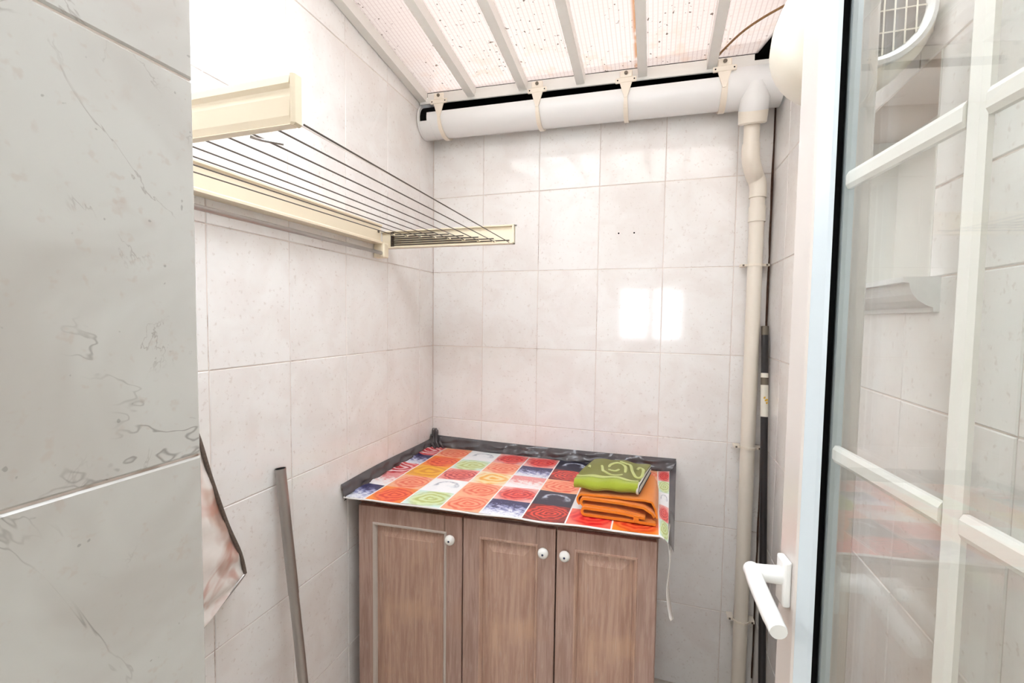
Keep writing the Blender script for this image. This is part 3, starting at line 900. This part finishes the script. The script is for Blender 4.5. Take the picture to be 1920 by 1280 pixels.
# ------------------------------------------------------------------ towels
def terry(name, col, col2=None):
    t = NT(name); p = t.pos(False)
    n = t.noise(p, 420, 2, .6); n2 = t.noise(p, 24, 3, .5)
    c = t.mix(n2.outputs[0], tuple(v*.86 for v in lin(col)[:3])+(1,), lin(col2 or col))
    t.base(t.mix(t.math('MULTIPLY', n.outputs[0], .28), c, tuple(v*.62 for v in lin(col)[:3])+(1,)))
    t.p.inputs['Roughness'].default_value = .95
    t.p.inputs['Sheen Weight'].default_value = .3
    t.bump(n.outputs[0], .5, .002)
    return t.m
M['orange'] = terry('orange_terry', (250, 138, 22), (255, 152, 36))
M['lime'] = terry('lime_terry', (164, 178, 48), (178, 190, 62))
M['olive'] = terry('olive_terry', (118, 116, 24), (126, 126, 34))
M['scroll'] = terry('scroll_terry', (198, 204, 128))
M['hem_black'] = plain('hem_black', (36, 36, 36), .9)
M['hem_white'] = plain('hem_white', (226, 222, 212), .9)
TOPZ = TZ+.003
ot = tag(empty('folded_towel', (.87, -.42, TOPZ)), 'orange towel folded in loops lying on the tablecloth below the green one', 'towel')
# zigzag of layers in the x-z plane, swept in depth; two bundles lying on each other
def loop(xc, zc, r, a0, a1, n=8):
    return [(xc+r*math.cos(math.radians(a0+(a1-a0)*k/n)), zc+r*math.sin(math.radians(a0+(a1-a0)*k/n))) for k in range(n+1)]
T = .0075
x0 = .772; xr = .985
low = [(xr, T/2), (xr-.08, T/2+.001)] + loop(x0+.012, T/2+.0100, .0100, 270, 90) + [(xr-.10, T/2+.020), (xr-.030, T/2+.0135)]
def world_path(pts, y): return [(x, y, TOPZ+z) for x, z in pts]
def tw(o, root): return world_part(o, root)
tw(ribbon('lower_fold', world_path(low, -.530), T, (.004, .20, 0), M['orange']), ot)
mid = [(xr-.045, .0205)] + [(xr-.12, .0275)] + loop(x0+.008, .0375, .0105, 270, 90) + [(xr-.10, .0485), (xr-.035, .044), (xr-.010, .030), (xr-.004, .020)]
tw(ribbon('upper_fold', world_path(mid, -.520), T, (.004, .21, 0), M['orange']), ot)
outer = loop(x0+.002, .0385, .0175, 235, 110, 8) + [(x0+.05, .0575), (xr-.12, .0590), (xr-.065, .0600), (xr-.03, .0615), (xr-.012, .058), (xr-.002, .040), (xr+.003, .014)]
tw(ribbon('top_fold', world_path(outer, -.508), T*.8, (.004, .23, 0), M['orange']), ot)
hemp = [(xr-.085, .0075+T), (xr-.045, .0065+T)]
tw(box('hem', (xr-.062, -.5345, TOPZ+.004), (xr-.046, -.5305, TOPZ+.024), M['orange'], None, .001), ot)
# green towel
GZ = TOPZ+.0695
gt = tag(empty('folded_towel', (.85, -.42, GZ)), 'green towel with pale scroll band folded on top of the orange towel', 'towel')
gx0, gx1 = .742, .930
gy0, gy1 = -.505, -.290
Hh = .028
SK = .16                                   # the towel lies slightly askew
def gpt(y, z, x=gx0): return (x+SK*(y-gy0), y, z)
cpath = [(gy1, GZ+.0045), (gy0+.10, GZ+.004), (gy0+.019, GZ+.004)] + [(gy0+.018-.0135*math.sin(math.radians(a)), GZ+.0150-.0110*math.cos(math.radians(a))) for a in range(0, 181, 15)] + [(gy0+.030, GZ+Hh-.0015), (gy0+.06, GZ+Hh-.003), (gy0+.12, GZ+Hh-.002), (gy1, GZ+Hh-.004)]
def swept(name, path, thick, x0_, x1_, mat, root, amp=.0024, K=22):
    """cloth layer: y-z path given a thickness, swept along x, with soft unevenness"""
    n = len(path); L, Rr = [], []
    for i, (y, z) in enumerate(path):
        y1_, z1_ = path[min(i+1, n-1)]; y0_, z0_ = path[max(i-1, 0)]
        d = math.hypot(y1_-y0_, z1_-z0_) or 1; ny, nz = -(z1_-z0_)/d, (y1_-y0_)/d
        L.append((y+ny*thick/2, z+nz*thick/2)); Rr.append((y-ny*thick/2, z-nz*thick/2))
    ring = L + Rr[::-1]; bm = bmesh.new(); g = []
    for k in range(K+1):
        x = x0_+(x1_-x0_)*k/K; row = []
        e = .86 if k in (0, K) else 1.0
        cy_, cz_ = sum(p[0] for p in ring)/len(ring), sum(p[1] for p in ring)/len(ring)
        for i, (y, z) in enumerate(ring):
            wv = amp*(math.sin(31*x+40*y)+.7*math.sin(83*x-61*y+2))
            row.append(bm.verts.new((x+SK*(y-gy0)+.002*math.sin(90*z+30*y), y+wv*.5, z+wv)))
        g.append(row)
    m_ = len(ring)
    for a_, b_ in zip(g, g[1:]):
        for i in range(m_): bm.faces.new((a_[i], a_[(i+1) % m_], b_[(i+1) % m_], b_[i]))
    for row in (g[0], g[-1]):
        for i in range(n-1): bm.faces.new((row[i], row[i+1], row[m_-2-i], row[m_-1-i]))
    return tw(obj(name, bm, mat, None, smooth=True, angle=60), root)
swept('folded_body', cpath, .0075, gx0, gx1, M['lime'], gt)
swept('inner_layer', [(gy0+.026, GZ+.0148), (gy1, GZ+.0148)], .0105, gx0+.003, gx1-.001, M['lime'], gt)
by0 = gy0+.044
ztop = GZ+Hh+.0028
band = [(by0, ztop), (by0+.03, ztop-.0008), (gy0+.12, ztop+.0004), (gy1+.006, ztop-.001)]
swept('scroll_band', band, .0042, gx0+.002, gx1+.002, M['olive'], gt)
swept('band_edge', [(by0-.010, ztop+.0002), (by0, ztop+.0018)], .0042, gx0+.001, gx1-.002, M['scroll'], gt)
def flat_curve(name, pts, wd, z, mat, root):
    pts = [Vector((x, y, 0)) for x, y in pts]; bm = bmesh.new(); prev = None
    for i, p in enumerate(pts):
        t = (pts[min(i+1, len(pts)-1)]-pts[max(i-1, 0)]).normalized(); nn = Vector((-t.y, t.x, 0))*wd/2
        wv = .0024*(math.sin(31*(p.x-SK*(p.y-gy0))+40*p.y)+.7*math.sin(83*(p.x-SK*(p.y-gy0))-61*p.y+2))
        cur = [bm.verts.new((p.x+s*nn.x, p.y+s*nn.y, z+dz+wv)) for s, dz in ((-1, -.0012), (-.7, .0012), (.7, .0012), (1, -.0012))]
        if prev:
            for k in range(3): bm.faces.new((prev[k], cur[k], cur[k+1], prev[k+1]))
        prev = cur
    return tw(obj(name, bm, mat, None, smooth=True), root)
cx, cy = (gx0+gx1)/2+SK*(.5*(by0+gy1)-gy0)+.002, (by0+gy1)/2+.004
zsc = ztop+.0024
def scroll_path(rel): return [(p.x, p.y) for p in catmull([(cx+dx, cy+dy, 0) for dx, dy in rel], 6)]
flat_curve('scroll', scroll_path([(-.084, -.030), (-.078, .030), (-.060, .056), (-.046, .010), (-.032, -.050), (-.002, -.066), (.028, -.036), (.029, .026), (.006, .054), (-.020, .034), (-.019, -.014), (-.001, -.026), (.011, -.004)]), .0105, zsc, M['scroll'], gt)
flat_curve('scroll', scroll_path([(.010, .066), (.040, .050), (.052, .000), (.064, -.052), (.082, -.046), (.086, .010), (.074, .030), (.066, .006)]), .0100, zsc, M['scroll'], gt)
# striped selvage wound round the right-hand end
for off, rr, mt_ in ((.0, .0042, 'hem_white'), (.0042, .0014, 'hem_black')):
    tw(tube('selvage', [gpt(y, z, gx1+off) for y, z in cpath], rr, M[mt_], None, 8), gt)
tw(tube('selvage', [gpt(y, GZ+.0148, gx1+.001) for y in (gy0+.012, gy0+.07, gy0+.12, gy1)], .0040, M['hem_white'], None, 8), gt)

# ------------------------------------------------------------------ poles and bag
def pole_pts(a, b): return [Vector(a), Vector(b)]
tb = tag(empty('metal_tube', (.22, -1.03, 0)), 'grey steel tube leaning on the left wall beside the tiled corner', 'pole')
a, b = Vector((.020, -.903, 1.040)), Vector((.020, -.800, .010))
ta, tbp = Vector((.018, -.903, 1.042)), Vector((.130, -.895, .012))
# top touches the wall, foot stands out on the floor along the line seen in the photo
def seg(p, q, s): return p+(q-p)*s
world_part(tube('tube', [ta, seg(ta, tbp, .33)], .0135, M['steel'], None, 16, caps=False), tb)
world_part(tube('lower_tube', [seg(ta, tbp, .325), tbp], .0125, M['steel'], None, 16), tb)
bm = bmesh.new(); add_tube(bm, [ta-(tbp-ta).normalized()*.0005, seg(ta, tbp, .015)], [.0120, .0120], 16)
world_part(obj('tube_opening', bm, M['black'], None, smooth=True, angle=40), tb)
bm = bmesh.new(); d = (tbp-ta).normalized()
for k in range(1):
    add_tube(bm, [ta-d*.001, ta+d*.004], [.0142, .0142], 16, caps=False)
world_part(obj('rim', bm, M['steel'], None, smooth=True), tb)

pb = tag(empty('broom_pole', (1.343, -.2, 0)), 'black telescopic pole with white label standing in the right corner', 'pole')
pa, pe = Vector((1.3425, -.050, 1.437)), Vector((1.3425, -.245, .012))
for nm, s0, s1, r, mt in (('pole', .02, .998, .0118, 'pole_black'), ('end_cap', 0, .022, .0122, 'screw'), ('white_band', .116, .127, .0124, 'sticker'), ('grip_ring', .127, .145, .0128, 'screw'), ('label', .145, .222, .0124, 'sticker')):
    world_part(tube(nm, [seg(pa, pe, s0), seg(pa, pe, s1)], r, M[mt], None, 16), pb)
tmid = seg(pa, pe, .185)
bm = bmesh.new()
for (du, dz, wd) in ((-.005, .010, .006), (-.001, .002, .010), (.003, -.008, .005)):
    bm.faces.new([bm.verts.new((tmid.x+du+ox, tmid.y-.0128, tmid.z+dz+oz)) for ox, oz in ((0, 0), (wd, .003), (wd*.8, .010), (-.001, .006))])
world_part(obj('label_mark', bm, M['yellow']), pb)

def bag_mat():
    t = NT('marbled_fabric'); p = t.pos(False)
    n = t.noise(p, 4.2, 3, .55, .8); n2 = t.noise(p, 8, 3, .55, .8)
    col = t.ramp(n.outputs[0], [(.30, lin((122, 96, 86))), (.44, lin((206, 176, 162))), (.54, lin((244, 238, 232))), (.72, lin((236, 226, 218)))])
    col = t.mix(t.math('MULTIPLY', t.smooth(n2.outputs[0], .54, .64), .6), col, lin((196, 132, 112)))
    t.base(col); t.p.inputs['Roughness'].default_value = .22
    t.p.inputs['Coat Weight'].default_value = .5
    return t.m
M['bag'] = bag_mat(); M['cording'] = plain('cording', (110, 96, 86), .8, var=.3, nscale=200)
M['clear_vinyl'] = plain('bag_bottom', (150, 138, 126), .15, var=.12)
bag = tag(empty('hanging_bag', (.06, -1.2, 1.0)), 'marbled pink and brown bag with corded edge hanging behind the tiled corner', 'bag')
edge = catmull([(.055, -1.25, 1.36), (.055, -1.175, 1.235), (.055, -1.135, 1.10), (.055, -1.100, .985), (.055, -1.068, .90), (.055, -1.056, .845)], 6)
bot = catmull([(.055, -1.056, .845), (.055, -1.085, .828), (.055, -1.135, .800), (.055, -1.20, .765), (.055, -1.31, .74)], 6)
bm = bmesh.new()
rowsb = []
NV = len(edge)
for i, p in enumerate(edge):
    s = i/(NV-1)
    lft = Vector((.05, -1.34, 1.36-(1.36-.76)*s))
    rowsb.append([p.lerp(lft, k/10) for k in range(11)])
rowsb.append([Vector(bot[min(int(k/10*(len(bot)-1)), len(bot)-1)]) for k in range(11)])
fr_, bk_ = [], []
for i, r_ in enumerate(rowsb):
    e = math.sin(PI*min(1, i/(len(rowsb)-1)))*.5+.2
    fr_.append([bm.verts.new((v.x+.004+.030*e*math.sin(PI*min(.5, k/10*1.4)) + .003*math.sin(i*1.1+k), v.y, v.z)) for k, v in enumerate(r_)])
    bk_.append([bm.verts.new((.018, v.y, v.z)) for k, v in enumerate(r_)])
for g, rev in ((fr_, False), (bk_, True)):
    for i in range(len(g)-1):
        for k in range(10): bm.faces.new((g[i][k], g[i][k+1], g[i+1][k+1], g[i+1][k]))
for i in range(len(fr_)-1): bm.faces.new((fr_[i][0], fr_[i+1][0], bk_[i+1][0], bk_[i][0]))
for k in range(10): bm.faces.new((fr_[-1][k], fr_[-1][k+1], bk_[-1][k+1], bk_[-1][k]))
world_part(obj('bag_body', bm, M['bag'], None, smooth=True, angle=50), bag)
world_part(tube('edge_cord', [(p.x+.006, p.y+.002, p.z) for p in edge], .0042, M['cording'], None, 8), bag)
world_part(tube('bottom_cord', [(p.x+.006, p.y, p.z-.002) for p in bot], .0035, M['steel'], None, 8), bag)

# ------------------------------------------------------------------ glazed door leaf, swung open
DA = math.radians(6.3)
# local frame: x = along the leaf towards the free edge (s), y = towards the patio (n), z up
door = tag(empty('door_1', (1.157, -.8, 0)), 'white glazed door leaf with glazing bars swung open on the right', kind='structure')
nv = Vector((-math.cos(DA), -math.sin(DA), 0)); sv = Vector((-math.sin(DA), math.cos(DA), 0))
mt = Matrix((sv, nv, Vector((0, 0, 1)))).transposed().to_4x4(); mt.translation = Vector((1.157, -.8, 0))
door.matrix_world = mt
SF, SG0, SG1, SH = -.268, -.325, -.832, -.890     # free edge, glass start, glass end, hinge edge
NF, NB = .026, -.045
DZ0, DZ1, GZ0, GZ1 = .03, 2.06, .12, 1.975
def db(name, lo, hi, mat, parent=door, bevel=0): return box(name, lo, hi, mat, parent, bevel)
db('free_stile', (SG0, NB, DZ0), (SF, NF, DZ1), M['upvc'], bevel=.003)
db('hinge_stile', (SH, NB, DZ0), (SG1, NF, DZ1), M['upvc'], bevel=.003)
db('bottom_rail', (SG1, NB, DZ0), (SG0, NF, GZ0), M['upvc'])
db('top_rail', (SG1, NB, GZ1), (SG0, NF, DZ1), M['upvc'])
db('stile_overlap', (SF, NB, DZ0+.015), (SF+.010, NB+.030, DZ1-.015), M['upvc'])
bm = bmesh.new()
add_box(bm, (SG0-.010, -.003, GZ0), (SG0-.0002, .0045, GZ1)); add_box(bm, (SG1+.0002, -.003, GZ0), (SG1+.010, .0045, GZ1))
add_box(bm, (SG1+.010, -.003, GZ0), (SG0-.010, .0045, GZ0+.008)); add_box(bm, (SG1+.010, -.003, GZ1-.008), (SG0-.010, .0045, GZ1))
obj('gasket', bm, M['black'], door)
for e0, e1 in ((SG0, -1), (SG1, 1)):
    prism('glazing_bead', [(e0+e1*.0002, .0048, GZ0), (e0+e1*.011, .0048, GZ0), (e0+e1*.009, .010, GZ0), (e0+e1*.0006, .0235, GZ0), (e0+e1*.0002, .0235, GZ0)], (0, 0, GZ1-GZ0), M['bead'], door)
def quad_pane(n):
    bm = bmesh.new(); add_box(bm, (SG1+.001, n-.004, GZ0+.001), (SG0-.001, n, GZ1-.001))
    return obj('pane', bm, M['glass'], door)
quad_pane(0.0); quad_pane(-.0202)
for lo, hi in (((SG0-.016, -.0160, GZ0+.002), (SG0-.004, -.0044, GZ1-.002)), ((SG1+.004, -.0160, GZ0+.002), (SG1+.016, -.0044, GZ1-.002))):
    db('spacer', lo, hi, M['alu'])
bars_z = [1.640, 1.275, .910, .545]
SM = -.548
def bar_profile(bm, a, b, vertical):
    hw, y0, y1 = .0115, -.0150, -.0052
    pr = [(-hw, y0+.002), (-hw*.75, y0), (hw*.75, y0), (hw, y0+.002), (hw, y1-.003), (hw*.55, y1), (-hw*.55, y1), (-hw, y1-.003)]
    if vertical: add_prism(bm, [(SM+p, y, a) for p, y in pr], (0, 0, b-a))
    else: add_prism(bm, [(a, y, b[1]+p) for p, y in pr], (b[0]-a, 0, 0))
for z in bars_z:
    for s0, s1 in ((SG0-.0165, SM+.0125), (SM-.0125, SG1+.017)):
        bm = bmesh.new(); bar_profile(bm, s0, (s1, z), False); obj('glazing_bar', bm, M['bar'], door)
bm = bmesh.new(); bar_profile(bm, GZ0+.003, GZ1-.003, True); obj('glazing_bar', bm, M['bar'], door)
for z in (.35, 1.75):
    bm = bmesh.new(); add_tube(bm, [(SH-.007, NF-.004, z-.045), (SH-.007, NF-.004, z+.045)], .007, 10); obj('hinge', bm, M['upvc'], door, smooth=True, angle=40)
# handle
hd = empty('handle', (-.300, NF, 1.070)); hd.parent = door
box('handle_plate', (-.0150, 0, -.036), (.0150, .0115, .034), M['handle'], hd, .004, 3)
bm = bmesh.new(); add_tube(bm, [(0, .010, .006), (0, .030, .006), (-.001, .044, .006)], [.0135, .0125, .0130], 16); obj('handle_neck', bm, M['handle'], hd, smooth=True, angle=45)
lv = catmull([(.010, .0475, .006), (-.004, .0485, .006), (-.022, .0500, .003), (-.055, .0500, -.004), (-.092, .0500, -.010), (-.108, .0500, -.012)], 5)
bm = bmesh.new(); add_tube(bm, lv, [.0105]+[.0120]*(len(lv)-7)+[.0115, .0115, .0115, .0115, .0112, .0105], 16); obj('handle_lever', bm, M['handle'], hd, smooth=True, angle=45)

# ------------------------------------------------------------------ fill lamp added in the unseen room behind
lm = tag(empty('fill_lamp', (-.45, -3.3, RZT)), 'added round white fill lamp in the unseen room behind the camera', 'lamp')
lathe('fill_lamp_base', [(0, 0), (.10, 0), (.10, -.02), (0, -.02)], M['white_paint'], lm)
t = NT('fill_lamp_glow'); e = t.new('ShaderNodeEmission'); e.inputs[0].default_value = (1, .98, .95, 1); e.inputs[1].default_value = 48.0
t.t.links.new(e.outputs[0], t.out.inputs['Surface'])
lathe('fill_lamp_shade', [(.001, -.085), (.08, -.08), (.14, -.055), (.16, -.021), (.0, -.0205)], t.m, lm)
